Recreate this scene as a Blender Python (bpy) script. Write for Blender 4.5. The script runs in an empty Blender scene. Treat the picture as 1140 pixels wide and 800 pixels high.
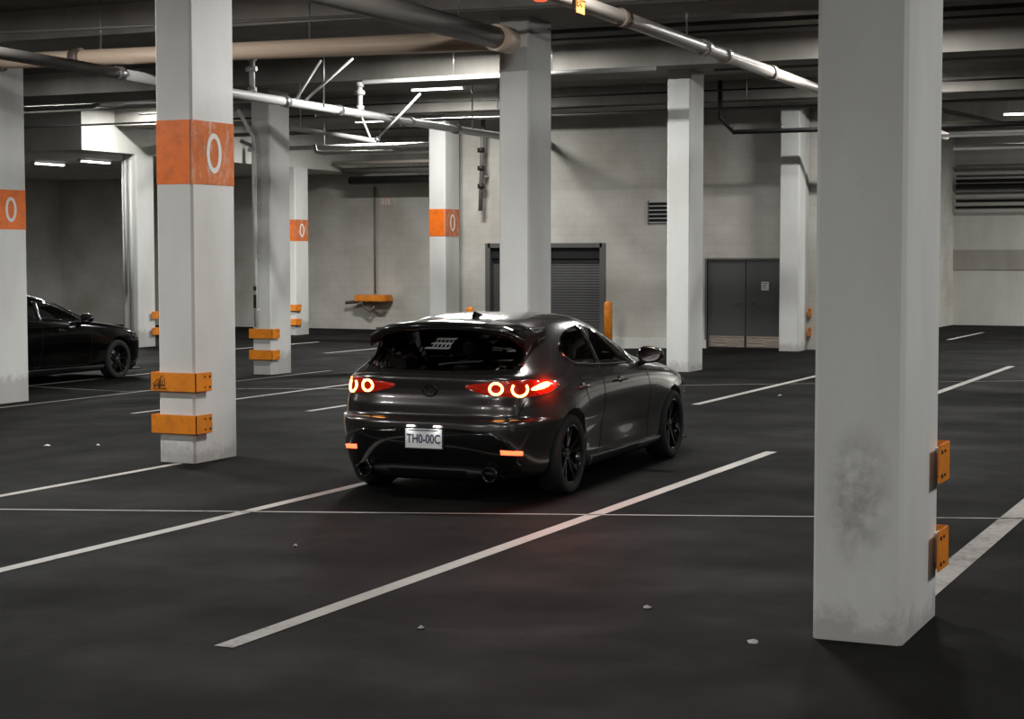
import bpy, bmesh, math, random
from mathutils import Vector, Matrix, geometry
random.seed(7)
S = bpy.context.scene
COL = S.collection
PI = math.pi

# ------------------------------------------------------------------ materials
def newmat(name):
    m = bpy.data.materials.new(name); m.use_nodes = True
    nt = m.node_tree
    return m, nt, nt.nodes['Principled BSDF']

def simple(name, col, rough=.5, metal=0, coat=0, emit=None, estr=0, spec=None, bump=0, bscale=40):
    m, nt, b = newmat(name)
    b.inputs['Base Color'].default_value = (*col, 1)
    b.inputs['Roughness'].default_value = rough
    b.inputs['Metallic'].default_value = metal
    b.inputs['Coat Weight'].default_value = coat
    b.inputs['Coat Roughness'].default_value = .03
    if spec is not None: b.inputs['Specular IOR Level'].default_value = spec
    if emit:
        b.inputs['Emission Color'].default_value = (*emit, 1)
        b.inputs['Emission Strength'].default_value = estr
    if bump:
        n = nt.nodes.new('ShaderNodeTexNoise'); n.inputs['Scale'].default_value = bscale; n.inputs['Detail'].default_value = 5
        u = nt.nodes.new('ShaderNodeBump'); u.inputs['Strength'].default_value = bump; u.inputs['Distance'].default_value = .02
        nt.links.new(n.outputs['Fac'], u.inputs['Height']); nt.links.new(u.outputs[0], b.inputs['Normal'])
    return m

def ramp(nt, src, stops):
    r = nt.nodes.new('ShaderNodeValToRGB')
    e = r.color_ramp.elements
    while len(e) < len(stops): e.new(.5)
    for q, (p, c) in zip(e, stops):
        q.position = p; q.color = (*c, 1) if len(c) == 3 else c
    nt.links.new(src, r.inputs[0]); return r.outputs[0]

def noise(nt, vec, scale, detail=4, rough=.55):
    n = nt.nodes.new('ShaderNodeTexNoise'); n.inputs['Scale'].default_value = scale
    n.inputs['Detail'].default_value = detail; n.inputs['Roughness'].default_value = rough
    if vec is not None: nt.links.new(vec, n.inputs['Vector'])
    return n.outputs['Fac']

def mix(nt, f, a, b, mode='MIX'):
    x = nt.nodes.new('ShaderNodeMix'); x.data_type = 'RGBA'; x.blend_type = mode
    for i, v in ((0, f), (6, a), (7, b)):
        if isinstance(v, (int, float)): x.inputs[i].default_value = v
        elif isinstance(v, tuple): x.inputs[i].default_value = (*v, 1)
        else: nt.links.new(v, x.inputs[i])
    return x.outputs[2]

def wpos(nt):
    return nt.nodes.new('ShaderNodeNewGeometry').outputs['Position']

def mapping(nt, vec, sc=(1, 1, 1), rot=(0, 0, 0)):
    m = nt.nodes.new('ShaderNodeMapping'); m.inputs['Scale'].default_value = sc; m.inputs['Rotation'].default_value = rot
    nt.links.new(vec, m.inputs['Vector']); return m.outputs[0]

def concrete(name, base, dark, stain=.5, foot=True, rough=.75):
    m, nt, b = newmat(name)
    P = wpos(nt)
    f1 = noise(nt, mapping(nt, P, (1, 1, .35)), 1.6, 6)
    c = ramp(nt, f1, [(.35, dark), (.62, base)])
    c = mix(nt, stain, base, c)
    # specks / scuffs
    f2 = noise(nt, P, 9, 8, .7)
    sp = ramp(nt, f2, [(.68, (1, 1, 1)), (.80, (.55, .53, .5))])
    c = mix(nt, .6, c, mix(nt, 1.0, c, sp, 'MULTIPLY'))
    if foot:     # grime rubbed onto the foot of the column, broken up by noise
        sx = nt.nodes.new('ShaderNodeSeparateXYZ'); nt.links.new(P, sx.inputs[0])
        f3 = noise(nt, P, 5, 7, .7)
        ad = nt.nodes.new('ShaderNodeMath'); ad.operation = 'MULTIPLY_ADD'; ad.inputs[1].default_value = .55; ad.inputs[2].default_value = -.22
        nt.links.new(f3, ad.inputs[0])
        sb = nt.nodes.new('ShaderNodeMath'); sb.operation = 'SUBTRACT'
        nt.links.new(sx.outputs[2], sb.inputs[0]); nt.links.new(ad.outputs[0], sb.inputs[1])
        g = ramp(nt, sb.outputs[0], [(.0, (.30, .28, .25)), (.12, (1, 1, 1))])
        c = mix(nt, .45, c, mix(nt, 1.0, c, g, 'MULTIPLY'))
    nt.links.new(c, b.inputs['Base Color'])
    b.inputs['Roughness'].default_value = rough
    b.inputs['Specular IOR Level'].default_value = .35
    u = nt.nodes.new('ShaderNodeBump'); u.inputs['Strength'].default_value = .25; u.inputs['Distance'].default_value = .01
    nt.links.new(noise(nt, P, 14, 8, .7), u.inputs['Height']); nt.links.new(u.outputs[0], b.inputs['Normal'])
    return m

M = {}
M['column'] = concrete('painted_column', (.665, .675, .655), (.56, .555, .525), .7)
M['beam'] = concrete('raw_beam', (.40, .385, .35), (.28, .265, .235), .7, foot=False)
M['slab'] = concrete('raw_slab', (.25, .245, .225), (.18, .175, .155), .8, foot=False)
M['bulk'] = concrete('bulkhead_paint', (.60, .60, .56), (.48, .47, .44), .6, foot=False)

def blockwall():
    m, nt, b = newmat('painted_block')
    P = wpos(nt)
    sx = nt.nodes.new('ShaderNodeSeparateXYZ'); nt.links.new(P, sx.inputs[0])
    ad = nt.nodes.new('ShaderNodeMath'); ad.operation = 'ADD'
    nt.links.new(sx.outputs[0], ad.inputs[0]); nt.links.new(sx.outputs[1], ad.inputs[1])
    cb = nt.nodes.new('ShaderNodeCombineXYZ'); nt.links.new(ad.outputs[0], cb.inputs[0]); nt.links.new(sx.outputs[2], cb.inputs[1])
    br = nt.nodes.new('ShaderNodeTexBrick'); nt.links.new(cb.outputs[0], br.inputs['Vector'])
    br.inputs['Scale'].default_value = 1; br.inputs['Brick Width'].default_value = .4; br.inputs['Row Height'].default_value = .2
    br.inputs['Mortar Size'].default_value = .008; br.inputs['Color1'].default_value = (.55, .54, .50, 1)
    br.inputs['Color2'].default_value = (.54, .53, .49, 1); br.inputs['Mortar'].default_value = (.50, .49, .455, 1)
    f = ramp(nt, noise(nt, P, .9, 6), [(.3, (.72, .70, .66)), (.65, (1, 1, 1))])
    c = mix(nt, 1.0, br.outputs['Color'], f, 'MULTIPLY')
    nt.links.new(c, b.inputs['Base Color']); b.inputs['Roughness'].default_value = .8
    u = nt.nodes.new('ShaderNodeBump'); u.inputs['Strength'].default_value = .15; u.inputs['Distance'].default_value = .006; u.invert = True
    nt.links.new(br.outputs['Fac'], u.inputs['Height']); nt.links.new(u.outputs[0], b.inputs['Normal'])
    return m
M['block'] = blockwall()

def asphalt():
    m, nt, b = newmat('asphalt')
    P = wpos(nt)
    big = ramp(nt, noise(nt, P, .35, 6, .6), [(.3, (.0038, .0038, .0036)), (.7, (.0112, .0109, .0102))])
    trk = ramp(nt, noise(nt, mapping(nt, P, (1.3, .12, 1), (0, 0, .25)), 1.3, 5), [(.42, (.62, .62, .62)), (.58, (1, 1, 1))])
    c = mix(nt, 1.0, big, trk, 'MULTIPLY')
    grit = ramp(nt, noise(nt, P, 140, 3, .8), [(.4, (.7, .7, .7)), (.62, (1.15, 1.15, 1.12)), (.76, (1.8, 1.75, 1.7))])
    c = mix(nt, .7, c, mix(nt, 1.0, c, grit, 'MULTIPLY'))
    dust = ramp(nt, noise(nt, P, 2.1, 8, .75), [(.60, (0, 0, 0)), (.78, (.007, .0067, .006))])
    c = mix(nt, 1.0, c, dust, 'ADD')
    v = nt.nodes.new('ShaderNodeTexVoronoi'); v.inputs['Scale'].default_value = .9; nt.links.new(P, v.inputs['Vector'])
    sp = ramp(nt, v.outputs['Distance'], [(.0, (.05, .049, .045)), (.018, (0, 0, 0))])
    c = mix(nt, 1.0, c, sp, 'ADD')
    nt.links.new(c, b.inputs['Base Color'])
    r = ramp(nt, noise(nt, P, .8, 5), [(.3, (.62,) * 3), (.7, (.85,) * 3)])
    nt.links.new(r, b.inputs['Roughness']); b.inputs['Specular IOR Level'].default_value = .05
    u = nt.nodes.new('ShaderNodeBump'); u.inputs['Strength'].default_value = .5; u.inputs['Distance'].default_value = .006
    nt.links.new(noise(nt, P, 90, 4, .7), u.inputs['Height']); nt.links.new(u.outputs[0], b.inputs['Normal'])
    return m
M['asphalt'] = asphalt()

def roadpaint(name, col, wear=.5):
    m, nt, b = newmat(name)
    P = wpos(nt)
    f = noise(nt, P, 18, 8, .75)
    f2 = noise(nt, P, 1.1, 4)
    mul = nt.nodes.new('ShaderNodeMath'); mul.operation = 'MULTIPLY'; nt.links.new(f, mul.inputs[0]); nt.links.new(f2, mul.inputs[1])
    c = ramp(nt, mul.outputs[0], [(.12, tuple(v * (1 - wear) * .5 for v in col)), (.12 + .12 * wear, tuple(v * .8 for v in col)), (.34, col)])
    nt.links.new(c, b.inputs['Base Color']); b.inputs['Roughness'].default_value = .6
    return m
M['line'] = roadpaint('line_paint', (.40, .385, .355), .5)
M['line_worn'] = roadpaint('worn_line_paint', (.34, .32, .29), .9)

def orange(name, col, scratch=0):
    m, nt, b = newmat(name)
    P = wpos(nt)
    c = ramp(nt, noise(nt, P, 7, 7, .7), [(.30, tuple(v * .7 for v in col)), (.55, col)])
    if scratch:
        f = noise(nt, mapping(nt, P, (1, 1, .35)), 8, 9, .8)
        c = mix(nt, ramp(nt, f, [(.50, (0, 0, 0)), (.66, (.75, .75, .75))]), c, (.62, .56, .50))
    nt.links.new(c, b.inputs['Base Color']); b.inputs['Roughness'].default_value = .5
    return m
M['band'] = orange('orange_band', (.85, .17, .008))
M['band_worn'] = orange('orange_band_worn', (.62, .16, .035), 1)
M['guard'] = orange('guard_orange', (.80, .25, .012))
M['bollard'] = orange('bollard_orange', (.85, .27, .02))
M['white_mark'] = simple('white_mark', (.75, .74, .70), .6)
M['bolt'] = simple('bolt', (.03, .03, .03), .5, .5)
M['pipe_white'] = simple('pipe_white', (.66, .66, .64), .38, bump=.1)
M['pipe_brown'] = simple('pipe_brown', (.74, .58, .44), .36, bump=.3, bscale=9)
M['pipe_cream'] = simple('pipe_cream', (.50, .45, .40), .35, bump=.1)
M['pipe_grey'] = simple('pipe_grey', (.16, .15, .135), .45, bump=.1)
M['pipe_dark'] = simple('pipe_dark', (.07, .065, .058), .5)
M['conduit_black'] = simple('conduit_black', (.015, .015, .014), .5)
M['coupling'] = simple('coupling', (.16, .12, .10), .5, .3)
M['steel'] = simple('galvanised', (.45, .45, .44), .35, .8)
M['door'] = simple('door_grey', (.062, .064, .062), .5, bump=.1)
M['doorframe'] = simple('door_frame_grey', (.10, .10, .097), .5)
M['rollup'] = simple('rollup_grey', (.075, .075, .072), .5, .1)
M['kick'] = simple('kick_plate', (.38, .32, .27), .35, .85, bump=.4, bscale=6)
M['sign_white'] = simple('sign_white', (.62, .62, .60), .5)
M['sign_pink'] = simple('sign_pink', (.60, .42, .36), .5)
M['tube'] = simple('fluorescent_tube', (.9, .9, .9), .3, emit=(1, .985, .94), estr=9)
M['housing'] = simple('lamp_housing', (.7, .7, .68), .4)
M['black_void'] = simple('vent_dark', (.006, .006, .006), .8)
M['exit_glow'] = simple('exit_face', (.6, .25, .04), .4, emit=(1, .46, .12), estr=1.5)
M['exit_letter'] = simple('exit_letter', (.05, .01, .0), .5)
M['beacon'] = simple('beacon_red', (.5, .05, .02), .3, emit=(1, .12, .04), estr=1.2)
# car
def paint(name, col, metal, rough):
    m, nt, b = newmat(name)
    b.inputs['Base Color'].default_value = (*col, 1); b.inputs['Metallic'].default_value = metal
    b.inputs['Roughness'].default_value = rough; b.inputs['Coat Weight'].default_value = 1; b.inputs['Coat Roughness'].default_value = .02
    return m
M['paint'] = paint('grey_car_paint', (.085, .078, .076), .8, .22)
M['paint_black'] = simple('black_car_paint', (.0015, .0015, .0015), .12, spec=.22)
M['gloss_black'] = simple('gloss_black', (.006, .006, .006), .12, coat=1)
M['trim'] = simple('black_trim', (.010, .010, .010), .45)
M['tyre'] = simple('tyre', (.010, .010, .010), .75, bump=.3, bscale=60)
M['rim'] = simple('black_rim', (.012, .012, .013), .22, .6, coat=.6)
M['chrome'] = simple('chrome', (.7, .7, .7), .08, 1)
M['seam'] = simple('panel_gap', (.002, .002, .002), .9)
M['cabin'] = simple('cabin_trim', (.012, .012, .012), .8)
M['red_lens'] = simple('red_lens', (.20, .006, .003), .12, coat=1, emit=(1, .03, .006), estr=.16)
M['red_dark'] = simple('red_lens_dark', (.10, .003, .002), .12, coat=1, emit=(1, .02, .005), estr=.10)
M['ring'] = simple('lamp_ring', (1, .3, .1), .3, emit=(1, .42, .10), estr=9)
M['fog'] = simple('fog_lamp', (1, .15, .06), .3, emit=(1, .10, .035), estr=4)
M['plate'] = simple('plate_white', (.72, .74, .74), .4)
M['plate_txt'] = simple('plate_text', (.03, .04, .10), .5)
M['sticker'] = simple('sticker_white', (.75, .75, .75), .5)
M['plate_lamp'] = simple('plate_lamp', (1, 1, 1), .3, emit=(1, .97, .9), estr=8)

def glassmat(name, tint):
    m = bpy.data.materials.new(name); m.use_nodes = True; nt = m.node_tree
    nt.nodes.clear()
    o = nt.nodes.new('ShaderNodeOutputMaterial'); t = nt.nodes.new('ShaderNodeBsdfTransparent'); g = nt.nodes.new('ShaderNodeBsdfGlossy')
    t.inputs[0].default_value = (*tint, 1); g.inputs['Roughness'].default_value = .01; g.inputs[0].default_value = (1, 1, 1, 1)
    f = nt.nodes.new('ShaderNodeFresnel'); f.inputs[0].default_value = 1.6
    x = nt.nodes.new('ShaderNodeMixShader')
    nt.links.new(f.outputs[0], x.inputs[0]); nt.links.new(t.outputs[0], x.inputs[1]); nt.links.new(g.outputs[0], x.inputs[2]); nt.links.new(x.outputs[0], o.inputs[0])
    return m
M['glass'] = glassmat('tinted_glass', (.78, .77, .74))
M['privacy'] = glassmat('privacy_glass', (.45, .43, .41))

# ------------------------------------------------------------------ mesh helper
class MB:
    def __init__(s): s.v = []; s.f = []; s.sm = []
    def add(s, vs, fs, smooth=False):
        b = len(s.v); s.v += [tuple(v) for v in vs]; s.f += [tuple(i + b for i in f) for f in fs]; s.sm += [smooth] * len(fs); return s
    def box(s, x0, x1, y0, y1, z0, z1, bev=0):
        x0, x1 = sorted((x0, x1)); y0, y1 = sorted((y0, y1)); z0, z1 = sorted((z0, z1))
        if not bev:
            v = [(x, y, z) for z in (z0, z1) for x, y in ((x0, y0), (x1, y0), (x1, y1), (x0, y1))]
            return s.add(v, [(3, 2, 1, 0), (4, 5, 6, 7), (0, 1, 5, 4), (1, 2, 6, 5), (2, 3, 7, 6), (3, 0, 4, 7)])
        bm = bmesh.new(); bmesh.ops.create_cube(bm, size=1)
        for q in bm.verts: q.co = Vector(((x0 + x1) / 2 + q.co.x * (x1 - x0), (y0 + y1) / 2 + q.co.y * (y1 - y0), (z0 + z1) / 2 + q.co.z * (z1 - z0)))
        bmesh.ops.bevel(bm, geom=bm.edges[:], offset=bev, segments=2, affect='EDGES')
        bm.verts.index_update(); r = s.add([q.co for q in bm.verts], [[q.index for q in f.verts] for f in bm.faces]); bm.free(); return r
    def vprism(s, x0, x1, y0, y1, z0, z1, ch):
        """upright post with chamfered vertical edges"""
        p = [(x0 + ch, y0), (x1 - ch, y0), (x1, y0 + ch), (x1, y1 - ch), (x1 - ch, y1), (x0 + ch, y1), (x0, y1 - ch), (x0, y0 + ch)]
        n = 8; v = [(x, y, z0) for x, y in p] + [(x, y, z1) for x, y in p]
        return s.add(v, [tuple(range(n))[::-1], tuple(range(n, 2 * n))] + [(i, (i + 1) % n, n + (i + 1) % n, n + i) for i in range(n)])
    def tube(s, pts, r, n=12, cap=True, smooth=True):
        pts = [Vector(p) for p in pts]; b = len(s.v); prev = None
        rr = r if isinstance(r, (list, tuple)) else [r] * len(pts)
        for i, p in enumerate(pts):
            d = (pts[min(i + 1, len(pts) - 1)] - pts[max(i - 1, 0)]).normalized()
            a = prev if prev is not None else (Vector((0, 0, 1)) if abs(d.z) < .9 else Vector((1, 0, 0)))
            u = (a - d * a.dot(d)).normalized(); w = d.cross(u); prev = u
            for k in range(n):
                t = 2 * PI * k / n; s.v.append(tuple(p + (u * math.cos(t) + w * math.sin(t)) * rr[i]))
        for i in range(len(pts) - 1):
            for k in range(n):
                s.f.append((b + i * n + k, b + i * n + (k + 1) % n, b + (i + 1) * n + (k + 1) % n, b + (i + 1) * n + k)); s.sm.append(smooth)
        if cap:
            s.f.append(tuple(b + k for k in range(n))[::-1]); s.sm.append(False)
            s.f.append(tuple(b + (len(pts) - 1) * n + k for k in range(n))); s.sm.append(False)
        return s
    def lathe(s, prof, center, axis='x', n=48, closed=False):
        """prof: (radius, offset along axis)"""
        b = len(s.v); cx, cy, cz = center; m = len(prof)
        for k in range(n):
            t = 2 * PI * k / n
            for r, a in prof:
                if axis == 'x': s.v.append((cx + a, cy + r * math.cos(t), cz + r * math.sin(t)))
                elif axis == 'y': s.v.append((cx + r * math.cos(t), cy + a, cz + r * math.sin(t)))
                else: s.v.append((cx + r * math.cos(t), cy + r * math.sin(t), cz + a))
        for k in range(n):
            k2 = (k + 1) % n
            for j in range(m if closed else m - 1):
                j2 = (j + 1) % m
                s.f.append((b + k * m + j, b + k * m + j2, b + k2 * m + j2, b + k2 * m + j)); s.sm.append(True)
        return s
    def islands(s):
        par = list(range(len(s.v)))
        def find(i):
            while par[i] != i: par[i] = par[par[i]]; i = par[i]
            return i
        for f in s.f:
            a = find(f[0])
            for i in f[1:]: par[find(i)] = a
        out = {}
        for f, sm in zip(s.f, s.sm):
            k = find(f[0]); m, ix = out.setdefault(k, (MB(), {}))
            for i in f:
                if i not in ix: ix[i] = len(m.v); m.v.append(s.v[i])
            m.f.append(tuple(ix[i] for i in f)); m.sm.append(sm)
        return [m for m, _ in out.values()]
    def build_each(s, name, mat, parent=None):
        return [m.build(name, mat, parent) for m in s.islands()]
    def build(s, name, mat, parent=None):
        me = bpy.data.meshes.new(name); me.from_pydata(s.v, [], s.f); me.update()
        me.polygons.foreach_set('use_smooth', s.sm)
        bm = bmesh.new(); bm.from_mesh(me); bmesh.ops.recalc_face_normals(bm, faces=bm.faces[:]); bm.to_mesh(me); bm.free()
        if isinstance(mat, (list, tuple)):
            for q in mat: me.materials.append(q)
        else: me.materials.append(mat)
        o = bpy.data.objects.new(name, me); COL.objects.link(o)
        if parent is not None: o.parent = parent
        return o

def empty(name, loc=(0, 0, 0), rz=0):
    o = bpy.data.objects.new(name, None); COL.objects.link(o); o.location = loc; o.rotation_euler = (0, 0, rz); o.empty_display_size = .2
    return o
def tag(o, label=None, cat=None, group=None, kind=None):
    if label: o['label'] = label
    if cat: o['category'] = cat
    if group: o['group'] = group
    if kind: o['kind'] = kind
    return o
def text_obj(name, body, mat, parent, size, mtx, extrude=.002, offset=0, sx=1):
    cu = bpy.data.curves.new(name, 'FONT'); cu.body = body; cu.size = size; cu.extrude = extrude; cu.align_x = 'CENTER'; cu.align_y = 'CENTER'; cu.offset = offset
    t = bpy.data.objects.new('tmp', cu); COL.objects.link(t)
    bpy.context.view_layer.update()
    me = bpy.data.meshes.new_from_object(t.evaluated_get(bpy.context.evaluated_depsgraph_get()))
    bpy.data.objects.remove(t)
    me.transform(mtx @ Matrix.Diagonal((sx, 1, 1, 1))); me.materials.clear(); me.materials.append(mat)
    o = bpy.data.objects.new(name, me); COL.objects.link(o); o.parent = parent
    return o

# ------------------------------------------------------------------ ground shape: flat, with a cross fall towards the left bays
def fz(X):
    if X > -10: return 0.
    if X > -18: return -.0043 * (X + 10) ** 2
    return -.275

# ------------------------------------------------------------------ setting
b = MB(); xs = [-38, -26, -18] + [-18 + .5 * i for i in range(1, 17)] + [0, 14]
v = []; f = []
for i, x in enumerate(xs): v += [(x, -12, fz(x)), (x, 52, fz(x))]
for i in range(len(xs) - 1): f.append((2 * i, 2 * i + 2, 2 * i + 3, 2 * i + 1))
n0 = len(v)
v += [(xs[0], -12, -.8), (xs[0], 52, -.8), (14, -12, -.8), (14, 52, -.8)]
f += [(n0, n0 + 1, n0 + 3, n0 + 2)]
b.add(v, f)
FLOOR = tag(b.build('floor', M['asphalt']), 'dark worn asphalt floor of the parking garage', kind='structure')

def strip(p, q, w, mat='line', label=None, name='stall_line'):
    p = Vector(p); q = Vector(q); d = (q - p); L = d.length; d /= L; nn = Vector((-d.y, d.x)) * w / 2
    k = max(1, int(L / .5)); m = MB(); v = []; f = []
    for i in range(k + 1):
        c = p + d * (L * i / k)
        for s in (-1, 1):
            e = c + nn * s; v.append((e.x, e.y, fz(e.x) + .0035))
    for i in range(k): f.append((2 * i, 2 * i + 1, 2 * i + 3, 2 * i + 2))
    o = m.add(v, f).build(name, M[mat], FLOOR)
    if label: o['label'] = label
    return o
strip((-5.0, 7.4), (-5.0, 17.1), .115, label='long white stall line right of the grey car')
strip((-7.5, 6.0), (-7.5, 17.0), .105, label='white stall line left of and under the grey car')
strip((-9.83, 9.0), (-9.83, 13.85), .09, 'line_worn')
strip((-2.09, 9.9), (-2.09, 17), .17, 'line_worn', label='wide worn stall line beside the big right column')
strip((-7.5, 22.1), (-7.48, 31.5), .11)
strip((-5.0, 22.1), (-5.0, 32), .12)
strip((-7.9, 41.4), (-7.85, 45.6), .11)
strip((-5.2, 41.4), (-5.2, 45.6), .11)
strip((-14.0, 21.0), (-13.95, 26.6), .11)
strip((-13.93, 18.6), (-13.9, 19.5), .10)
strip((-11.72, 19.3), (-11.7, 24.5), .10)
strip((-17.43, 19.3), (-17.41, 24.0), .11)
strip((-20.27, 22.5), (-20.3, 29.5), .11)
strip((-17.2, 25.9), (-17.1, 29.0), .10)
strip((-20.8, 35.0), (-20.66, 38.5), .11)
strip((-23.7, 35.5), (-23.65, 39.5), .11)
strip((-11.9, 9.76), (-2.0, 13.52), .036, label='thin white line crossing the stalls behind the grey car', name='cross_line')
strip((-11.2, 23.7), (-1.5, 30.2), .035, 'line_worn', name='cross_line')
strip((-21.0, 24.15), (-13.3, 23.16), .05, 'line_worn', name='cross_line')

def wall(name, x0, x1, y0, y1, z0, z1, mat='block', label=None):
    return tag(MB().box(x0, x1, y0, y1, z0, z1).build(name, M[mat]), label, kind='structure')
ZS = 5.47; ZB = 5.05
# pieces of the wall with the two doorways cut out (x: roll-up -17.1..-14.2, double door -11.95..-10.2)
WY = 36.0
m = MB()
RX0, RX1, RZ = -17.12, -14.37, 2.16
DX0, DX1, DZ = -11.97, -10.28, 1.86
for x0, x1, z0, z1 in ((-18, RX0, -.5, ZS), (RX0, RX1, RZ, ZS), (RX1, DX0, -.5, ZS), (DX0, DX1, DZ, ZS), (DX1, -9.5, -.5, ZS)):
    m.box(x0, x1, WY, WY + .3, z0, z1)
tag(m.build('wall_middle', M['block']), 'painted block wall behind the grey car with two doorways', kind='structure')
wall('wall_return', -18.3, -18.0, WY, 47, -.5, ZS, label='short return wall behind the middle wall')
wall('wall_back', -38, -18.0, 47, 47.3, -.5, ZS, label='pale block wall at the back left of the garage')
wall('wall_right_return', -9.8, -9.5, WY + .3, 50.6, -.5, ZS, label='return wall behind the big right column')
wall('wall_back_right', -9.8, 14, 50.3, 50.6, -.5, ZS, 'bulk', label='pale back wall at the far right')
wall('wall_left', -38.3, -38, -12, 47, -.5, ZS)
wall('wall_front', -38, 14, -12.3, -12, -.5, ZS)
wall('wall_right', 14, 14.3, -12, 50, -.5, ZS)
wall('ceiling', -38.3, 14.3, -12.3, 52, ZS, ZS + .3, 'slab', label='dark concrete slab ceiling')
m = MB().box(RX1, DX0, WY - .05, WY, -.2, .16)
tag(m.build('baseboard_middle', M['bulk']), 'low concrete kerb at the foot of the middle wall', kind='structure')
rows = [-.4, 6.75, 13.9, 21.1, 28.25, 35.4, 42.6]
for i, y in enumerate(rows):
    x0, x1 = -38, 14
    if y > 35: x0 = -26.35
    if y > 42: x0, x1 = -9.5, 14
    tag(MB().box(x0, x1, y - .75, y + .95 if y != 35.4 else WY, ZB, ZS).build('trim_%d' % (i + 1), M['beam']), 'wide shallow concrete ceiling beam', kind='structure')
tag(MB().box(-38, -26.35, 33.4, 47, 4.42, ZS).build('trim_8', M['bulk']), 'deep white bulkhead hanging over the far left bay', kind='structure')

# ------------------------------------------------------------------ columns
def ring_mesh(m, c, rx, rz, t, ax, out, n=36):
    """flat oval ring; ax='x': lies in the YZ plane facing +X; 'y': in the XZ plane facing -Y"""
    v = []
    for k in range(n):
        a = 2 * PI * k / n
        for r, o in ((1, 0), (1, out), (0, out), (0, 0)):
            p = (rx - (0 if r else t)) * math.cos(a); q = (rz - (0 if r else t)) * math.sin(a)
            v.append((c[0] + o, c[1] + p, c[2] + q) if ax == 'x' else (c[0] + p, c[1] - o, c[2] + q))
    f = []
    for k in range(n):
        k2 = (k + 1) % n
        for j in range(4): f.append((4 * k + j, 4 * k + (j + 1) % 4, 4 * k2 + (j + 1) % 4, 4 * k2 + j))
    return m.add(v, f)

def column(x, y, w, d, label, band=False, guards=None, zt=None, gz=((.68, .86), (.28, .46)), scrape=False, worn=True, group=None):
    z = fz(x); zt = ZB if zt is None else zt
    root = empty('concrete_column', (x, y, z)); tag(root, label, 'column', group)
    MB().vprism(-w, 0, 0, d, 0, zt - z, .022).build('shaft', M['column'], root)
    if band:
        z0, z1 = 2.64, 3.24; t = .004
        m = MB(); m.box(-w + .018, -.018, -t, .01, z0, z1); m.box(-w - t, -w + .01, .018, d - .018, z0, z1)
        m.build('orange_band', M['band'], root)
        m2 = MB().box(-.01, t, -.0, d - .018, z0, z1).build('orange_band', M['band_worn' if worn else 'band'], root)
        m2['label'] = 'scuffed orange band with a white zero'
        ring_mesh(MB(), (t, d * .5, (z0 + z1) / 2 + .0), .125, .19, .05, 'x', .004).build('painted_zero', M['white_mark'], m2)
    if guards:
        for gi, (g0, g1) in enumerate(gz):
            off = .055; th = .012; leg = .27
            m = MB()
            if guards == 'front': ye, yi = -off, leg - off
            else: ye, yi = d + off, d + off - leg
            m.box(-w - off, off, min(ye, ye + (th if guards == 'front' else -th)), max(ye, ye + (th if guards == 'front' else -th)), g0, g1, .004)
            m.box(off - th, off, min(ye, yi), max(ye, yi), g0, g1, .004)
            m.box(-w - off, -w - off + th, min(ye, yi), max(ye, yi), g0, g1, .004)
            g = m.build('corner_guard', M['guard'], root)
            m = MB(); s = 1 if guards == 'front' else -1
            for zz in (g0 + .04, g1 - .04):
                m.tube([(off - .002, yi - s * .04, zz), (off + .007, yi - s * .04, zz)], .011, 10)
                m.tube([(off - .002, yi - s * .12, zz), (off + .007, yi - s * .12, zz)], .008, 10)
            m.build_each('bolt', M['bolt'], g)
            m = MB()   # rubber spacers under the plate
            yb = -off + th if guards == 'front' else d
            ym = (-off / 2 if guards == 'front' else d + off / 2)
            m.box(-w * .8, -w * .2, ym - off / 2 + .006, ym + off / 2 - .002, g0 + .03, g1 - .03)
            m.box(-.001, off - th, yi - s * .26, yi - s * .14, g0 + .03, g1 - .03)
            m.build_each('spacer', M['column'], g)
    return root
cA = column(-1.9, 8.83, .46, .87, 'biggest white column, nearest at right, stained at knee height, guards on its far edge', guards='back', gz=((.745, .955), (.27, .49)))
cB = column(-9.69, 13.9, .41, .72, 'white column left of the grey car with a wide orange band and two guards', band=True, guards='front')
cC = column(-18.2, 21.0, .41, .71, 'white column cut by the left frame edge, orange band, beside the black car', band=True, worn=False)
cD = column(-17.95, 28.25, .41, .71, 'white column with a vertical pipe and two low orange guards, just right of the banded left column', guards='front')
cE = column(-26.3, 35.4, .41, .71, 'far thin white column under the white bulkhead, behind the black car', guards='back', zt=4.42)
cF = column(-26.25, 42.6, .41, .71, 'farthest small white column with orange zero sign at the back wall', band=True, guards='front', zt=4.42)
cG = column(-17.7, 35.0, .41, .71, 'white column with orange band and white zero rising just behind the car roof', band=True)
cH = column(-9.45, 21.1, .43, .74, 'tall plain white column rising directly behind the grey car roof')
cI = column(-9.7, 28.25, .41, .71, 'plain white column standing right of the grey car nose, in front of the block wall')
cJ = column(-9.75, 35.2, .41, .75, 'plain white column beside the dark double doors, half behind the biggest column', guards='back')
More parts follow.
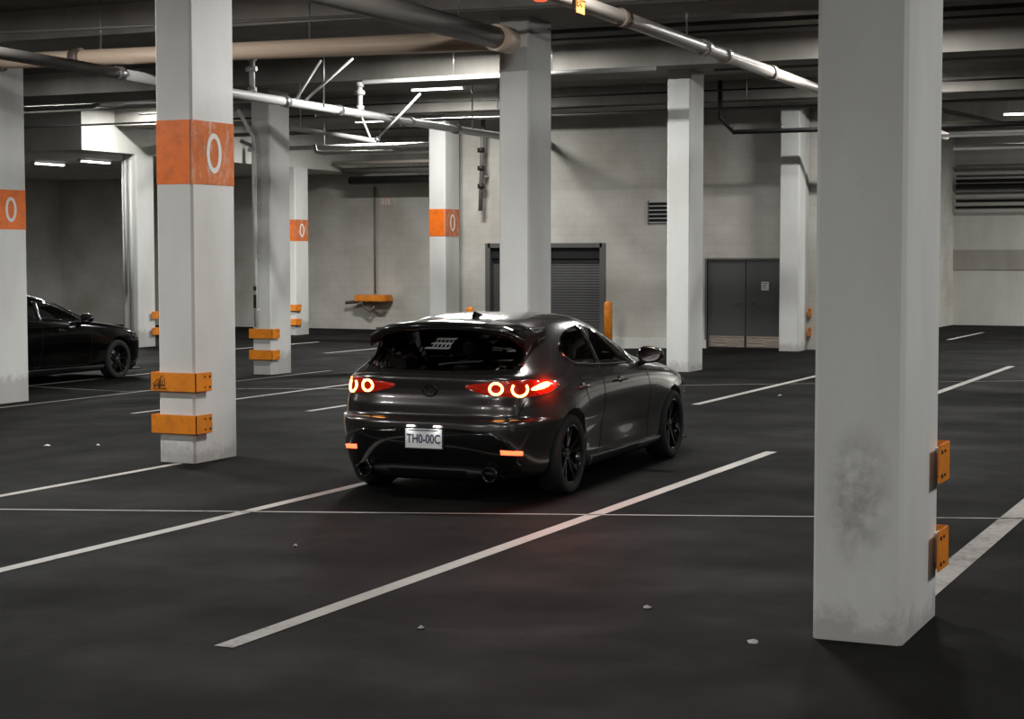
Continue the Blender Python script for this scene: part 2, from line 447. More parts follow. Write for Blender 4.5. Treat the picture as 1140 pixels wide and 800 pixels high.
# writing and grime on the near columns
M['stain'] = simple('scuff', (.30, .29, .265), .8)
def alphamat(name, col, lo, hi, sc, dens=1.0):
    m, nt, bb = newmat(name)
    tc = nt.nodes.new('ShaderNodeTexCoord')
    bb.inputs['Base Color'].default_value = (*col, 1); bb.inputs['Roughness'].default_value = .8
    f = ramp(nt, noise(nt, tc.outputs['Object'], sc, 7, .65), [(lo, (0, 0, 0)), (hi, (dens,) * 3)])
    # fade to the border of the patch
    gx = nt.nodes.new('ShaderNodeTexGradient'); gx.gradient_type = 'SPHERICAL'
    mp = nt.nodes.new('ShaderNodeMapping'); mp.vector_type = 'POINT'
    nt.links.new(tc.outputs['Generated'], mp.inputs[0]); mp.inputs['Location'].default_value = (-1, -1, -1); mp.inputs['Scale'].default_value = (2, 2, 2)
    nt.links.new(mp.outputs[0], gx.inputs[0])
    mu = nt.nodes.new('ShaderNodeMath'); mu.operation = 'MULTIPLY'
    g2 = ramp(nt, gx.outputs['Fac'], [(0.02, (0, 0, 0)), (.5, (1, 1, 1))])
    nt.links.new(f, mu.inputs[0]); nt.links.new(g2, mu.inputs[1]); nt.links.new(mu.outputs[0], bb.inputs['Alpha'])
    return m
M['scuffs'] = alphamat('rubbed_scuffs', (.33, .32, .285), .40, .72, 6, .5)
o = MB().add([(-.42, -.003, .32), (-.03, -.003, .32), (-.03, -.003, 1.16), (-.42, -.003, 1.16)], [(0, 1, 2, 3)]).build('scuff_stain', M['scuffs'], cA)
o.data.polygons[0].use_smooth = False
# scrawl on the upper guard of column B
g = [c for c in cB.children if c.name.startswith('corner_guard')][0]
m = MB(); y = -.0565
def pl(pts, r=.0035): m.tube([(x, y, z) for x, z in pts], r, 5)
pl([(-.43, .70), (-.405, .775), (-.375, .80), (-.37, .71)]); pl([(-.36, .71), (-.355, .80), (-.33, .83), (-.30, .80), (-.30, .71)]); pl([(-.43, .735), (-.30, .74)])
pl([(-.345, .71), (-.345, .79)]); pl([(-.325, .71), (-.325, .80)]); pl([(-.42, .70), (-.28, .705)]); pl([(-.44, .76), (-.40, .715), (-.385, .765)])
m.build('black_scrawl', M['bolt'], g)
# vertical pipe on column D (left of its front face) and on column E
m = MB(); m.tube([(-.30, -.045, .9), (-.30, -.045, 4.2)], .035, 12); 
m.tube([(-.30, -.045, 4.2), (-.33, -.05, 4.45), (-.62, -.1, 4.95)], .035, 12)
for z in (1.2, 2.2, 3.2, 4.1): m.box(-.35, -.25, -.06, 0, z, z + .03)
m.build('riser_pipe', M['pipe_white'], cD)
m = MB().box(-.33, -.27, -.09, -.08, 1.25, 1.5); m.box(-.33, -.27, -.09, -.08, 1.58, 1.66)
m.build_each('pipe_marker', M['conduit_black'], cD)
m = MB(); m.tube([(-.30, -.05, 1.3), (-.30, -.05, 4.55)], .03, 10); m.tube([(-.14, -.05, 0.1), (-.14, -.05, 4.55)], .045, 10); m.tube([(-.38, -.04, 0.1), (-.38, -.04, 4.55)], .02, 8)
m.build_each('riser_pipe', M['pipe_white'], cE)

# ------------------------------------------------------------------ doors, vent, signs, bollards
m = MB()
fy = WY + .16
n = 40; zz0 = -.2
v = []; f = []
for i in range(n * 2 + 1):
    z = zz0 + (RZ - zz0) * i / (2 * n); yy = fy + (.0025 if i % 2 else -.0025)
    v += [(RX0, yy, z), (RX1, yy, z)]
for i in range(2 * n): f.append((2 * i, 2 * i + 1, 2 * i + 3, 2 * i + 2))
m.add(v, f)
D1 = tag(m.build('door_1', M['rollup']), 'grey ribbed roll-up door in the block wall behind the car', kind='structure')
m = MB(); m.box(RX0 - .07, RX0 + .05, WY - .03, WY + .2, -.2, RZ + .07); m.box(RX1 - .05, RX1 + .07, WY - .03, WY + .2, -.2, RZ + .07); m.box(RX0, RX1, WY - .03, WY + .2, RZ - .03, RZ + .07)
m.build('door_frame', M['doorframe'], D1)
m = MB().box(RX0 + .05, RX1 - .05, WY + .05, WY + .14, RZ - .27, RZ - .03); m.build('roller_box', M['black_void'], D1)
m = MB(); xm = (DX0 + DX1) / 2
m.box(DX0, xm - .008, WY + .04, WY + .09, 0.0, DZ, .004); D2 = tag(m.build('door_2', M['door']), 'dark grey double doors with worn metal kick plates', kind='structure')
MB().box(xm + .008, DX1, WY + .04, WY + .09, 0.0, DZ, .004).build('door_leaf', M['door'], D2)
m = MB(); m.box(DX0 - .04, DX0, WY - .02, WY + .12, 0, DZ + .04); m.box(DX1, DX1 + .04, WY - .02, WY + .12, 0, DZ + .04); m.box(DX0, DX1, WY - .02, WY + .12, DZ, DZ + .04)
m.build('door_frame', M['doorframe'], D2)
for a, c in ((DX0 + .05, xm - .03), (xm + .03, DX1 - .03)): MB().box(a, c, WY + .032, WY + .04, .02, .25).build('kick_plate', M['kick'], D2)
for xx in (xm - .12, xm + .12):
    m = MB(); m.tube([(xx, WY + .04, .95), (xx, WY - .02, .95), (xx + (.1 if xx > xm else -.1), WY - .02, .95)], .012, 8); m.build('door_handle', M['door'], D2)
s = MB().box(-10.78, -10.62, WY + .02, WY + .035, 1.22, 1.40, .003).build('notice_sign', M['sign_white']); tag(s, 'small white notice on the dark double doors', 'sign')
m = MB()
for k in range(3): m.box(-10.755, -10.645 - .02 * k, WY + .017, WY + .02, 1.36 - .045 * k, 1.375 - .045 * k)
m.build('notice_print', M['conduit_black'], s)
vt = empty('wall_vent', (-13.0, WY, 2.65)); tag(vt, 'louvred black vent grille high on the block wall', 'vent')
MB().box(-.28, .28, -.004, .02, 0, .46).build('vent_backing', M['black_void'], vt)
for k in range(6):
    MB().box(-.28, .28, -.045, -.005, .0 + k * .088, .026 + k * .088).build('vent_slat', M['steel'], vt)
m = MB(); m.box(-.30, -.28, -.05, .0, -.02, .48); m.box(.28, .30, -.05, 0, -.02, .48); m.build_each('vent_frame', M['doorframe'], vt)
def bollard(x, y, label, h=1.05):
    z = fz(x); r = empty('bollard', (x, y, z)); tag(r, label, 'bollard')
    m = MB(); m.lathe([(.0001, h), (.05, h - .004), (.078, h - .03), (.088, h - .07), (.088, 0), (.0001, 0)], (0, 0, 0), 'z', 28); m.build('post', M['bollard'], r)
    MB().lathe([(.0001, .012), (.14, .012), (.14, 0), (.0001, 0)], (0, 0, 0), 'z', 24).build('base_plate', M['steel'], r)
bollard(-13.85, 35.05, 'orange bollard in front of the roll-up door, right of the two')
bollard(-17.05, 34.9, 'orange bollard left of the tall column, right beside the zero column')
s = MB().box(-25.95, -25.55, 46.96, 46.995, 3.45, 3.68, .005).build('wall_sign', M['sign_pink']); tag(s, 'faded pink sign high on the back wall', 'sign')
m = MB()
for k in range(3): m.box(-25.88 + .1 * k, -25.82 + .1 * k, 46.955, 46.96, 3.49, 3.64)
m.build('sign_print', M['sign_white'], s)
# hose station on the back wall
r = empty('wall_standpipe', (-26.1, 46.9, fz(-26))); tag(r, 'thin dark standpipe with orange valve box on the back wall', 'pipe')
MB().tube([(0, 0, 1.1), (0, 0, 4.3)], .035, 8).build('riser', M['pipe_grey'], r)
MB().box(-.42, .62, -.55, -.02, .86, 1.05, .02).build('valve_box', M['guard'], r)
m = MB(); m.tube([(-.2, -.3, .86), (-.25, -.3, .72), (.0, -.3, .55), (.15, -.3, .72)], .05, 8); m.tube([(-.9, -.2, .8), (-.5, -.2, .84), (-.4, -.2, .9)], .05, 8); m.build_each('hose', M['coupling'], r)

# ------------------------------------------------------------------ pipes
def pipe(name, pts, r, mat, label, cat='pipe', group=None, couplings=(), hangers=(), n=14, cr=1.22, top=ZS):
    o = MB().tube(pts, r, n).build(name, M[mat]); tag(o, label, cat, group)
    P0, P1 = Vector(pts[0]), Vector(pts[-1])
    for t in couplings:
        c = P0.lerp(P1, t); d = (P1 - P0).normalized() * max(.06, r * .9)
        MB().tube([c - d, c + d], r * cr, n).build('coupling', M['coupling' if mat != 'pipe_white' else 'pipe_white'], o)
    for t in hangers:
        c = P0.lerp(P1, t)
        MB().tube([c, (c.x, c.y, top)], .008 if r < .05 else .014, 6).build('hanger_rod', M['steel'], o)
    return o
# brown drain pipes: one runs across, the other comes from over the camera and meets it
def pipeP1():
    a, c = Vector((-22, 18.98, 4.65)), Vector((-9.62, 20.28, 4.66))
    o = MB().tube([a, c], [.085, .13], 20).build('drain_pipe', M['pipe_brown']); tag(o, 'fat brown drain pipe running crosswise under the ceiling at left', 'pipe')
    for t in (.42, .52): 
        d = (c - a).normalized() * .07; q = a.lerp(c, t); MB().tube([q - d, q + d], .14, 20).build('coupling', M['coupling'], o)
    for t in (.3, .55, .8):
        q = a.lerp(c, t); MB().tube([q, (q.x, q.y, ZS)], .014, 6).build('hanger_rod', M['steel'], o)
pipeP1()
o = MB().tube([(-9.42, 5, 4.68), (-9.42, 20.0, 4.66)], .135, 24).build('drain_pipe', M['pipe_grey']); tag(o, 'thick dark pipe coming overhead and ending at the tall column', 'pipe')
MB().tube([(-9.42, 20.0, 4.66), (-9.42, 20.42, 4.66)], .165, 24).build('pipe_collar', M['pipe_brown'], o)
for y in (8, 12, 16, 19): MB().tube([(-9.42, y, 4.7), (-9.42, y, ZS)], .014, 6).build('hanger_rod', M['steel'], o)
P4 = pipe('sprinkler_main', [(-7.05, 6, 4.6), (-7.15, 17, 4.6), (-7.75, 40, 4.6)], .085, 'pipe_cream', 'thick cream pipe running diagonally away to the upper right', couplings=(), hangers=(.2, .45, .7))
for y in (18.6, 21.7, 22.6, 25.0): 
    xx = -7.15 - .6 * (y - 17) / 23; MB().tube([(xx, y - .09, 4.6), (xx, y + .09, 4.6)], .105, 16).build('coupling', M['coupling' if y < 19 else 'pipe_cream'], P4)
P3 = pipe('sprinkler_main', [(-14.75, 19.5, 4.4), (-15.0, 22.5, 4.4), (-15.75, 39.0, 4.4)], .072, 'pipe_white', 'long white sprinkler main slanting from upper left to the centre', hangers=(.3, .62), n=16)
for y in (19.5, 24.2, 26.0, 28.8, 30.9):
    xx = -15.0 - .75 * (y - 22.5) / 16.5 if y > 22.5 else -14.75
    MB().tube([(xx, y - .07, 4.4), (xx, y + .07, 4.4)], .092, 16).build('coupling', M['steel'], P3)
MB().tube([(-14.2, 12, 4.4), (-14.75, 19.5, 4.4)], .078, 16).build('grey_stretch', M['pipe_dark'], P3)
def P3x(y): return -15.0 - .75 * (y - 22.5) / 16.5
# risers off the main with branch lines
def riser(y, h, length, label, zr=None):
    x = P3x(y); r = empty('branch_pipe', (x, y, 4.4)); r.parent = P3
    MB().tube([(0, 0, 0), (0, 0, h)], .045, 12).build('riser', M['pipe_white'], r)
    m = MB()
    for z in (.1, h * .72, h): m.tube([(0, 0, z - .04), (0, 0, z + .04)], .07, 12)
    m.tube([(-.10, 0, h * .72), (.08, 0, h * .72)], .04, 8)
    m.build_each('fitting', M['pipe_white'], r)
    MB().tube([(0, 0, h), (.08, 0, h + .04), (length, 0, h + .04)], .038, 12).build('branch', M['pipe_white'], r)
    for k in range(1, 3): MB().tube([(length * k / 3, 0, h + .04), (length * k / 3, 0, ZS - 4.4)], .008, 6).build('hanger_rod', M['steel'], r)
riser(23.18, .58, 1.9, 'white riser and branch on the sprinkler main, the left one of two')
riser(26.81, .50, 5.4, '')
def brace(p, q, label):
    o = MB().tube([p, q], .022, 8).build('sway_brace', M['pipe_white'], P3)
    MB().tube([Vector(p) - (Vector(q) - Vector(p)).normalized() * .0, Vector(p).lerp(Vector(q), .05)], .045, 8).build('clamp', M['steel'], o)
brace((P3x(24.5), 24.5, 4.42), (-14.9, 25.01, 5.12), '')
brace((P3x(24.75), 24.75, 4.42), (-14.39, 25.17, 5.15), '')
brace((-15.16, 26.8, 4.34), (-14.98, 26.8, 3.95), '')
brace((-14.88, 26.8, 3.93), (-14.02, 26.8, 4.70), '')
MB().tube([(-16.69, 27.0, 4.21), (-14.86, 26.8, 3.92)], .045, 12).build('low_branch', M['pipe_white'], P3)
MB().tube([(-16.5, 26.98, 4.18), (-16.5, 26.98, ZS)], .008, 6).build('hanger_rod', M['steel'], P3)
pipe('conduit', [(-30, 17.6, 4.98), (-5.5, 20.3, 4.98)], .022, 'pipe_grey', 'thin grey conduit above the brown drain pipe', hangers=(.2, .45, .55, .68, .8, .93))
pipe('conduit', [(-14, 26.4, 5.42), (6, 26.4, 5.42)], .022, 'conduit_black', 'thin black conduit high on the slab right of the tall column', hangers=(.3,))
pipe('conduit', [(-9.2, 28.0, 4.99), (8, 28.0, 4.99)], .024, 'pipe_grey', 'thin grey conduit along the beam over the plain right column', hangers=(.1, .35))
pipe('conduit', [(-25, 33.8, 5.22), (6, 33.8, 5.22)], .02, 'conduit_black', 'thin black conduit on the far slab', hangers=(.4, .7))
pipe('conduit', [(-17.5, 32.3, 4.72), (6, 32.3, 4.72)], .032, 'pipe_grey', 'straight pipe in front of the far beam', hangers=(.1, .32, .6))
o = MB().tube([(-11.15, 34.3, 5.46), (-11.15, 34.3, 4.72), (-10.9, 34.4, 4.43), (6, 34.4, 4.42)], .048, 12).build('sprinkler_pipe', M['conduit_black']); tag(o, 'black pipe dropping and turning right above the double doors', 'pipe')
for x in (-10.9, -9.9): MB().tube([(x, 34.4, 4.45), (x, 34.4, 4.56)], .02, 8).build('sprinkler_head', M['steel'], o)
o = MB().tube([(-9.75, 22.5, 4.95), (-9.75, 22.5, 5.02), (4, 22.5, 5.02)], .03, 10).build('sprinkler_pipe', M['conduit_black']); tag(o, 'thin dark pipe at the top right, before the big column', 'pipe')
# left bay
o = MB().tube([(-30, 29.2, 4.98), (-22.75, 29.2, 4.98), (-22.6, 29.2, 5.03), (-22.55, 29.2, 5.2), (-22.55, 29.2, 5.465)], .055, 12).build('duct_pipe', M['pipe_white']); tag(o, 'white pipe with an upturned elbow at the upper left, under a lamp', 'pipe'); MB().tube([(-24.5, 29.2, 4.98), (-24.5, 29.2, ZS)], .01, 6).build('hanger_rod', M['steel'], o)
pipe('conduit', [(-36, 29.6, 4.90), (-18.6, 29.6, 4.98)], .028, 'pipe_white', 'thin white conduit running below the upturned elbow pipe at left', hangers=(.55, .7, .85))
pipe('conduit', [(-36, 31.0, 4.75), (-18.6, 31.0, 4.78)], .02, 'conduit_black', 'thin black conduit in front of the white bulkhead', hangers=(.5, .8))
# pipes in front of the back wall between the piped column and the zero column
for k, (z, y, r_, mt) in enumerate(((5.05, 38.6, .05, 'pipe_grey'), (4.78, 40.2, .06, 'pipe_white'), (4.42, 45.2, .09, 'pipe_grey'), (4.16, 45.6, .12, 'conduit_black'), (4.62, 44.6, .05, 'pipe_cream'))):
    pipe('wall_pipe', [(-26.2, y, z), (-18.4, y, z)], r_, mt, ['grey pipe nearest the camera above the back wall', 'white pipe above the back wall', 'grey pipe second lowest above the back wall', 'thick black pipe, lowest above the back wall', 'cream pipe above the back wall'][k], hangers=(.3, .7))
o = MB().tube([(-25.0, 38.0, 4.85), (-24.2, 38.0, 4.52), (-23.9, 38.0, 4.5), (-23.85, 38.0, 4.68)], .05, 10).build('elbow_pipe', M['pipe_white']); tag(o, 'short white pipe with upturned end, left of the pair', 'pipe'); MB().tube([(-24.2, 38, 4.52), (-24.2, 38, ZS)], .01, 6).build('hanger_rod', M['steel'], o)
o = MB().tube([(-22.85, 38.0, 4.7), (-22.8, 38.0, 4.52), (-22.6, 38.0, 4.48), (-18.6, 38.0, 4.46)], .05, 10).build('elbow_pipe', M['pipe_white']); tag(o, 'long white pipe with upturned end, right of the pair', 'pipe'); MB().tube([(-21, 38, 4.46), (-21, 38, ZS)], .01, 6).build('hanger_rod', M['steel'], o)
o = MB().tube([(-17.1, 35.7, 5.04), (-17.15, 35.75, 4.3), (-17.2, 35.75, 2.95)], .05, 10).build('downpipe', M['pipe_grey']); tag(o, 'dark vertical pipe on the wall right of the zero column', 'pipe'); MB().box(-17.2, -17.1, 35.75, 36.0, 3.7, 3.74).build('wall_bracket', M['steel'], o)
m = MB()
for z in (4.3, 3.9, 3.5): m.tube([(-17.18, 35.75, z - .05), (-17.18, 35.75, z + .05)], .085, 10)
m.build_each('coupling', M['conduit_black'], o)
# right bay: ceiling and wall pipes behind the big column
pipe('conduit', [(-9, 43.3, 4.88), (10, 43.3, 4.88)], .045, 'pipe_white', 'white pipe at far right above the lamp', hangers=(.3,))
o = MB().tube([(-7.2, 36.5, 4.9), (-6.2, 38.4, 4.7), (8, 38.4, 4.7)], .055, 12).build('sprinkler_pipe', M['pipe_cream']); tag(o, 'pale pipe with a bend at the far right under the lamp', 'pipe')
pipe('conduit', [(-9, 37.2, 4.42), (9, 37.2, 4.42)], .035, 'pipe_white', 'thin bright pipe with small hangers, middle right', hangers=(.2, .3, .4), top=4.55)
pipe('sprinkler_main', [(-7.2, 38.0, 4.22), (9, 38.0, 4.22)], .06, 'pipe_white', 'thick white pipe at the far right, below the others', couplings=(.2,), hangers=(.25,))
wl = ['topmost', 'second', 'third', 'fourth', 'fifth', 'sixth', 'lowest']
for k, (z, r_, mt) in enumerate(((4.40, .05, 'pipe_cream'), (4.14, .03, 'pipe_grey'), (4.00, .05, 'conduit_black'), (3.85, .07, 'conduit_black'), (3.66, .03, 'pipe_grey'), (3.45, .04, 'conduit_black'), (3.27, .04, 'conduit_black'))):
    pipe('wall_pipe', [(-9.4, 50.05, z), (13.8, 50.05, z)], r_, mt, wl[k] + ' of seven long pipes on the far right wall', group='pipes along the far right wall')
tag(MB().box(-9.5, 14, 50.27, 50.3, 1.55, 2.1).build('trim_9', M['beam']), 'wide taupe stripe painted on the far right wall', kind='structure')

# ------------------------------------------------------------------ lamps
NL = [0]
def lamp(x, y, z, power, label, L=1.22, alongy=False, drop=0):
    r = empty('ceiling_lamp', (x, y, z), PI / 2 if alongy else 0); tag(r, label, 'ceiling lamp', 'fluorescent strip lamps on the ceiling')
    MB().box(-L / 2, L / 2, -.07, .07, -.045, 0, .004).build('housing', M['housing'], r)
    m = MB()
    for s in (-.035, .035): m.tube([(-L / 2 + .02, s, -.065), (L / 2 - .02, s, -.065)], .016, 10)
    m.build_each('tube', M['tube'], r)
    m = MB(); m.box(-L / 2 - .01, -L / 2 + .02, -.06, .06, -.085, 0); m.box(L / 2 - .02, L / 2 + .01, -.06, .06, -.085, 0); m.build_each('end_cap', M['housing'], r)
    ld = bpy.data.lights.new('lamp_light', 'AREA'); ld.shape = 'RECTANGLE'; ld.size = L; ld.size_y = .12; ld.energy = power * K; ld.color = (1, .985, .96)
    lo = bpy.data.objects.new('lamp_light', ld); COL.objects.link(lo); lo.parent = r; lo.location = (0, 0, -.09)
    NL[0] += 1
    if drop:
        for q in (-L * .4, L * .4): MB().tube([(q, 0, 0), (q, 0, ZS - z)], .006, 6).build('hanger_rod', M['steel'], r)
K = 4.0
ZL = ZS
lamp(-16.85, 33.0, ZL, 60, 'lit strip lamp between the tall column and the zero column')
lamp(-24.2, 29.8, ZL, 12, 'lit strip lamp at the upper left above the elbow pipe', L=2.4)
lamp(-24.9, 34.0, ZL, 34, 'lit strip lamp beside the bright side of the white bulkhead')
lamp(-28.8, 37.0, 4.42, 62, 'right lamp of two under the white bulkhead', alongy=True)
lamp(-30.6, 37.4, 4.42, 70, 'left lamp of two under the white bulkhead', alongy=True)
lamp(-22.3, 40.2, ZL, 150, 'lit strip lamp among the pipes before the back wall')
lamp(-6.0, 40.6, 5.14, 85, 'lit strip lamp hung at the far right edge', drop=1)
lamp(-7.4, 33.0, ZL, 60, 'strip lamp behind the biggest column')
lamp(0.0, 47.0, ZL, 300, 'strip lamp beyond the far right edge')
for x, y, p in ((-21.5, 25.6, 14), (-12.8, 25.8, 115), (-6.15, 25.8, 60), (3, 25.8, 40),
                (-21.5, 16.0, 60), (-13.5, 15.9, 110), (-6.2, 15.9, 100), (2.5, 18.6, 40),
                (-13.5, 10.2, 105), (-5.0, 10.5, 8), (3, 10.5, 70), (-21.5, 10.5, 40),
                (-5.5, 3.4, 10), (-12.5, 3.4, 42), (2.0, 4.4, 14), (-2.5, -4, 145), (3.5, -5, 130), (-9, -4, 125)):
    lamp(x, y, ZL, p, 'ceiling strip lamp outside the photographed view')
# exit sign
r = empty('exit_sign', (-6.52, 15.6, 4.25)); tag(r, 'lit orange exit sign cut by the top frame edge', 'sign')
MB().box(-.02, .02, 0, .22, 0, .20, .005).build('sign_box', M['coupling'], r)
MB().box(.02, .024, .01, .21, .01, .19).build('sign_face', M['exit_glow'], r)
mt = Matrix.Translation((.026, .11, .10)) @ Matrix.Rotation(PI / 2, 4, 'Z') @ Matrix.Rotation(PI / 2, 4, 'X')
text_obj('exit_letters', 'EXIT', M['exit_letter'], r, .10, mt, .001, .003)
MB().tube([(0, .11, .20), (0, .11, ZS - 4.255)], .012, 8).build('hanger_rod', M['steel'], r)
r = empty('warning_light', (-6.60, 15.0, 4.335)); tag(r, 'red warning light left of the exit sign at the top edge', 'warning light')
MB().lathe([(.0001, -.05), (.05, -.045), (.085, -.02), (.09, .02), (.08, .05), (.0001, .05)], (0, 0, 0), 'z', 24).build('red_dome', M['beacon'], r)
MB().tube([(0, 0, .05), (0, 0, ZS - 4.43)], .015, 8).build('hanger_rod', M['steel'], r)

# ------------------------------------------------------------------ litter
LM = simple('paper', (.45, .44, .40), .8)
for i, (x, y, s) in enumerate(((-6.9, 24.0, .04), (-9.3, 23.6, .035), (-8.4, 24.2, .03), (-12.1, 14.7, .035), (-3.4, 9.2, .03), (-4.3, 8.2, .025), (-3.2, 13.8, .03), (-6.3, 10.2, .02), (-11.6, 14.9, .025), (-2.6, 8.6, .03))):
    m = MB(); v = [(s * math.cos(a) * random.uniform(.6, 1.2), s * math.sin(a) * random.uniform(.6, 1.2), random.uniform(.0, .012)) for a in [k * PI / 3 for k in range(6)]] + [(0, 0, .02)]
    m.add(v + [(a, b_, c - .002 if c > .003 else 0) for a, b_, c in v[:6]], [(k, (k + 1) % 6, 6) for k in range(6)] + [tuple(range(7, 13))] + [(k, (k + 1) % 6, 7 + (k + 1) % 6, 7 + k) for k in range(6)])
    o = m.build('litter_scrap', LM); o.location = (x, y, fz(x) + .001); tag(o, 'tiny pale scrap of litter lying on the asphalt', 'litter', 'litter scraps on the asphalt')

# ------------------------------------------------------------------ car
YC = 1.5
def interp(tab, z):
    if z <= tab[0][0]: return tab[0][1]
    for (a, p), (b_, q) in zip(tab, tab[1:]):
        if z <= b_:
            t = (z - a) / (b_ - a); return p + (q - p) * t
    return tab[-1][1]
def smooth_tab(tab):
    """Catmull-Rom refined table"""
    out = []
    for i in range(len(tab) - 1):
        p0 = tab[max(i - 1, 0)]; p1 = tab[i]; p2 = tab[i + 1]; p3 = tab[min(i + 2, len(tab) - 1)]
        for k in range(6):
            t = k / 6; z = p1[0] + (p2[0] - p1[0]) * t
            m1 = (p2[1] - p0[1]) / max(1e-6, p2[0] - p0[0]); m2 = (p3[1] - p1[1]) / max(1e-6, p3[0] - p1[0]); h = p2[0] - p1[0]
            # limit overshoot
            d = (p2[1] - p1[1]) / h
            m1 = max(min(m1, 3 * max(d, 0)), 3 * min(d, 0)); m2 = max(min(m2, 3 * max(d, 0)), 3 * min(d, 0))
            v = (2 * t**3 - 3 * t**2 + 1) * p1[1] + (t**3 - 2 * t**2 + t) * h * m1 + (-2 * t**3 + 3 * t**2) * p2[1] + (t**3 - t**2) * h * m2
            out.append((z, v))
    out.append(tab[-1]); return out
TW = smooth_tab([(.17, .80), (.22, .85), (.35, .872), (.5, .885), (.63, .897), (.75, .893), (.85, .878), (.93, .852), (1.0, .818), (1.1, .765), (1.2, .71), (1.3, .645), (1.36, .59), (1.39, .545), (1.41, .48), (1.425, .38), (1.435, .20)])
TR = smooth_tab([(.17, .16), (.22, .09), (.30, .05), (.42, .015), (.52, .0), (.60, .003), (.635, .015), (.65, .05), (.67, .068), (.74, .075), (.82, .10), (.88, .105), (.93, .10), (.965, .105), (.99, .135), (1.015, .20), (1.05, .265), (1.1, .33), (1.2, .46), (1.3, .60), (1.36, .72), (1.39, .84), (1.41, .98), (1.425, 1.13), (1.435, 1.32)])
TF = smooth_tab([(.17, 4.36), (.3, 4.44), (.5, 4.45), (.65, 4.42), (.72, 4.36), (.78, 4.24), (.84, 4.0), (.90, 3.72), (.95, 3.42), (.98, 3.30), (1.05, 3.10), (1.12, 2.90), (1.2, 2.67), (1.3, 2.37), (1.36, 2.14), (1.39, 2.0), (1.41, 1.88), (1.425, 1.78), (1.435, 1.68)])
RAX, FAX, WR = .82, 3.545, .325
def Wf(y, z):
    w = interp(TW, z)
    for ya in (RAX, FAX): w += .016 * math.exp(-((y - ya) / .38) ** 2 - ((z - .62) / .13) ** 2)
    w -= .035 * math.exp(-((z - .50) / .13) ** 2 - ((y - 2.2) / .75) ** 2)
    w += .010 * math.exp(-((z - .27) / .06) ** 2 - ((y - 2.2) / .9) ** 2)
    return w
def nR(z): return 5.2 if z < .95 else max(3.6, 5.2 - (z - .95) * 4.5)
def nF(z): return 6.5 if z < .85 else max(3.4, 6.5 - (z - .85) * 20)
def yR(x, z):
    L = YC - interp(TR, z); w = Wf(.2, z); q = min(1, abs(x) / w); return YC - L * max(0, 1 - q ** nR(z)) ** (1 / nR(z))
def yF(x, z):
    L = interp(TF, z) - YC; w = Wf(3.8, z); q = min(1, abs(x) / w); return YC + L * max(0, 1 - q ** nF(z)) ** (1 / nF(z))
def sX(y, z):
    if y < YC: L = YC - interp(TR, z); n = nR(z)
    else: L = interp(TF, z) - YC; n = nF(z)
    q = min(1, abs(y - YC) / L); return Wf(y, z) * max(0, 1 - q ** n) ** (1 / n)
def outline(z, n=150):
    raw = []
    N = 700
    for i in range(N + 1):
        a = PI * i / N
        s, c = math.sin(a), math.cos(a)
        if c >= 0: k = nR(z); L = YC - interp(TR, z); y = YC - L * c ** (2 / k)
        else: k = nF(z); L = interp(TF, z) - YC; y = YC + L * (-c) ** (2 / k)
        x = Wf(y, z) * max(0, s) ** (2 / k)
        raw.append((x, y))
    raw[0] = (0, raw[0][1]); raw[-1] = (0, raw[-1][1])
    cum = [0]
    for p, q in zip(raw, raw[1:]): cum.append(cum[-1] + math.hypot(q[0] - p[0], q[1] - p[1]))
    out = []; j = 0
    for i in range(n + 1):
        t = cum[-1] * i / n
        while j < N - 1 and cum[j + 1] < t: j += 1
        u = (t - cum[j]) / max(1e-9, cum[j + 1] - cum[j]); u = min(1, max(0, u))
        out.append((raw[j][0] + (raw[j + 1][0] - raw[j][0]) * u, raw[j][1] + (raw[j + 1][1] - raw[j][1]) * u))
    return out, cum[-1]

def nrm(fn, a, c, e=.004):
    p = Vector(fn(a, c)); u = Vector(fn(a + e, c)) - Vector(fn(a - e, c)); w = Vector(fn(a, c + e)) - Vector(fn(a, c - e))
    n = u.cross(w)
    if n.length < 1e-9: return Vector((0, 0, 1))
    n.normalize()
    if n.dot(p - Vector((0, max(.9, min(3.4, p.y)), .5))) < 0: n = -n
    return n
def fR(x, z): return (x, yR(x, z), z)
def fF(x, z): return (x, yF(x, z), z)
def fS(side): return lambda y, z: (side * sX(y, z), y, z)
_oc = {}
def fWrap(side):
    """(arc length from the rear centre line, z)"""
    def g(s, z):
        k = round(z, 4)
        if k not in _oc: _oc[k] = outline(z, 500)
        o, L = _oc[k]; t = min(.999, max(0, abs(s) / L)) * 500; i = int(t); u = t - i
        return (side * (o[i][0] + (o[i + 1][0] - o[i][0]) * u), o[i][1] + (o[i + 1][1] - o[i][1]) * u, z)
    return g
def inpoly(p, poly):
    x, y = p; r = False; n = len(poly)
    for i in range(n):
        x1, y1 = poly[i]; x2, y2 = poly[(i + 1) % n]
        if (y1 > y) != (y2 > y) and x < (x2 - x1) * (y - y1) / (y2 - y1) + x1: r = not r
    return r
def smoothpoly(poly, it=2):
    for _ in range(it):
        q = []
        for i in range(len(poly)):
            a = poly[i]; c = poly[(i + 1) % len(poly)]
            q += [(a[0] * .75 + c[0] * .25, a[1] * .75 + c[1] * .25), (a[0] * .25 + c[0] * .75, a[1] * .25 + c[1] * .75)]
        poly = q
    return poly
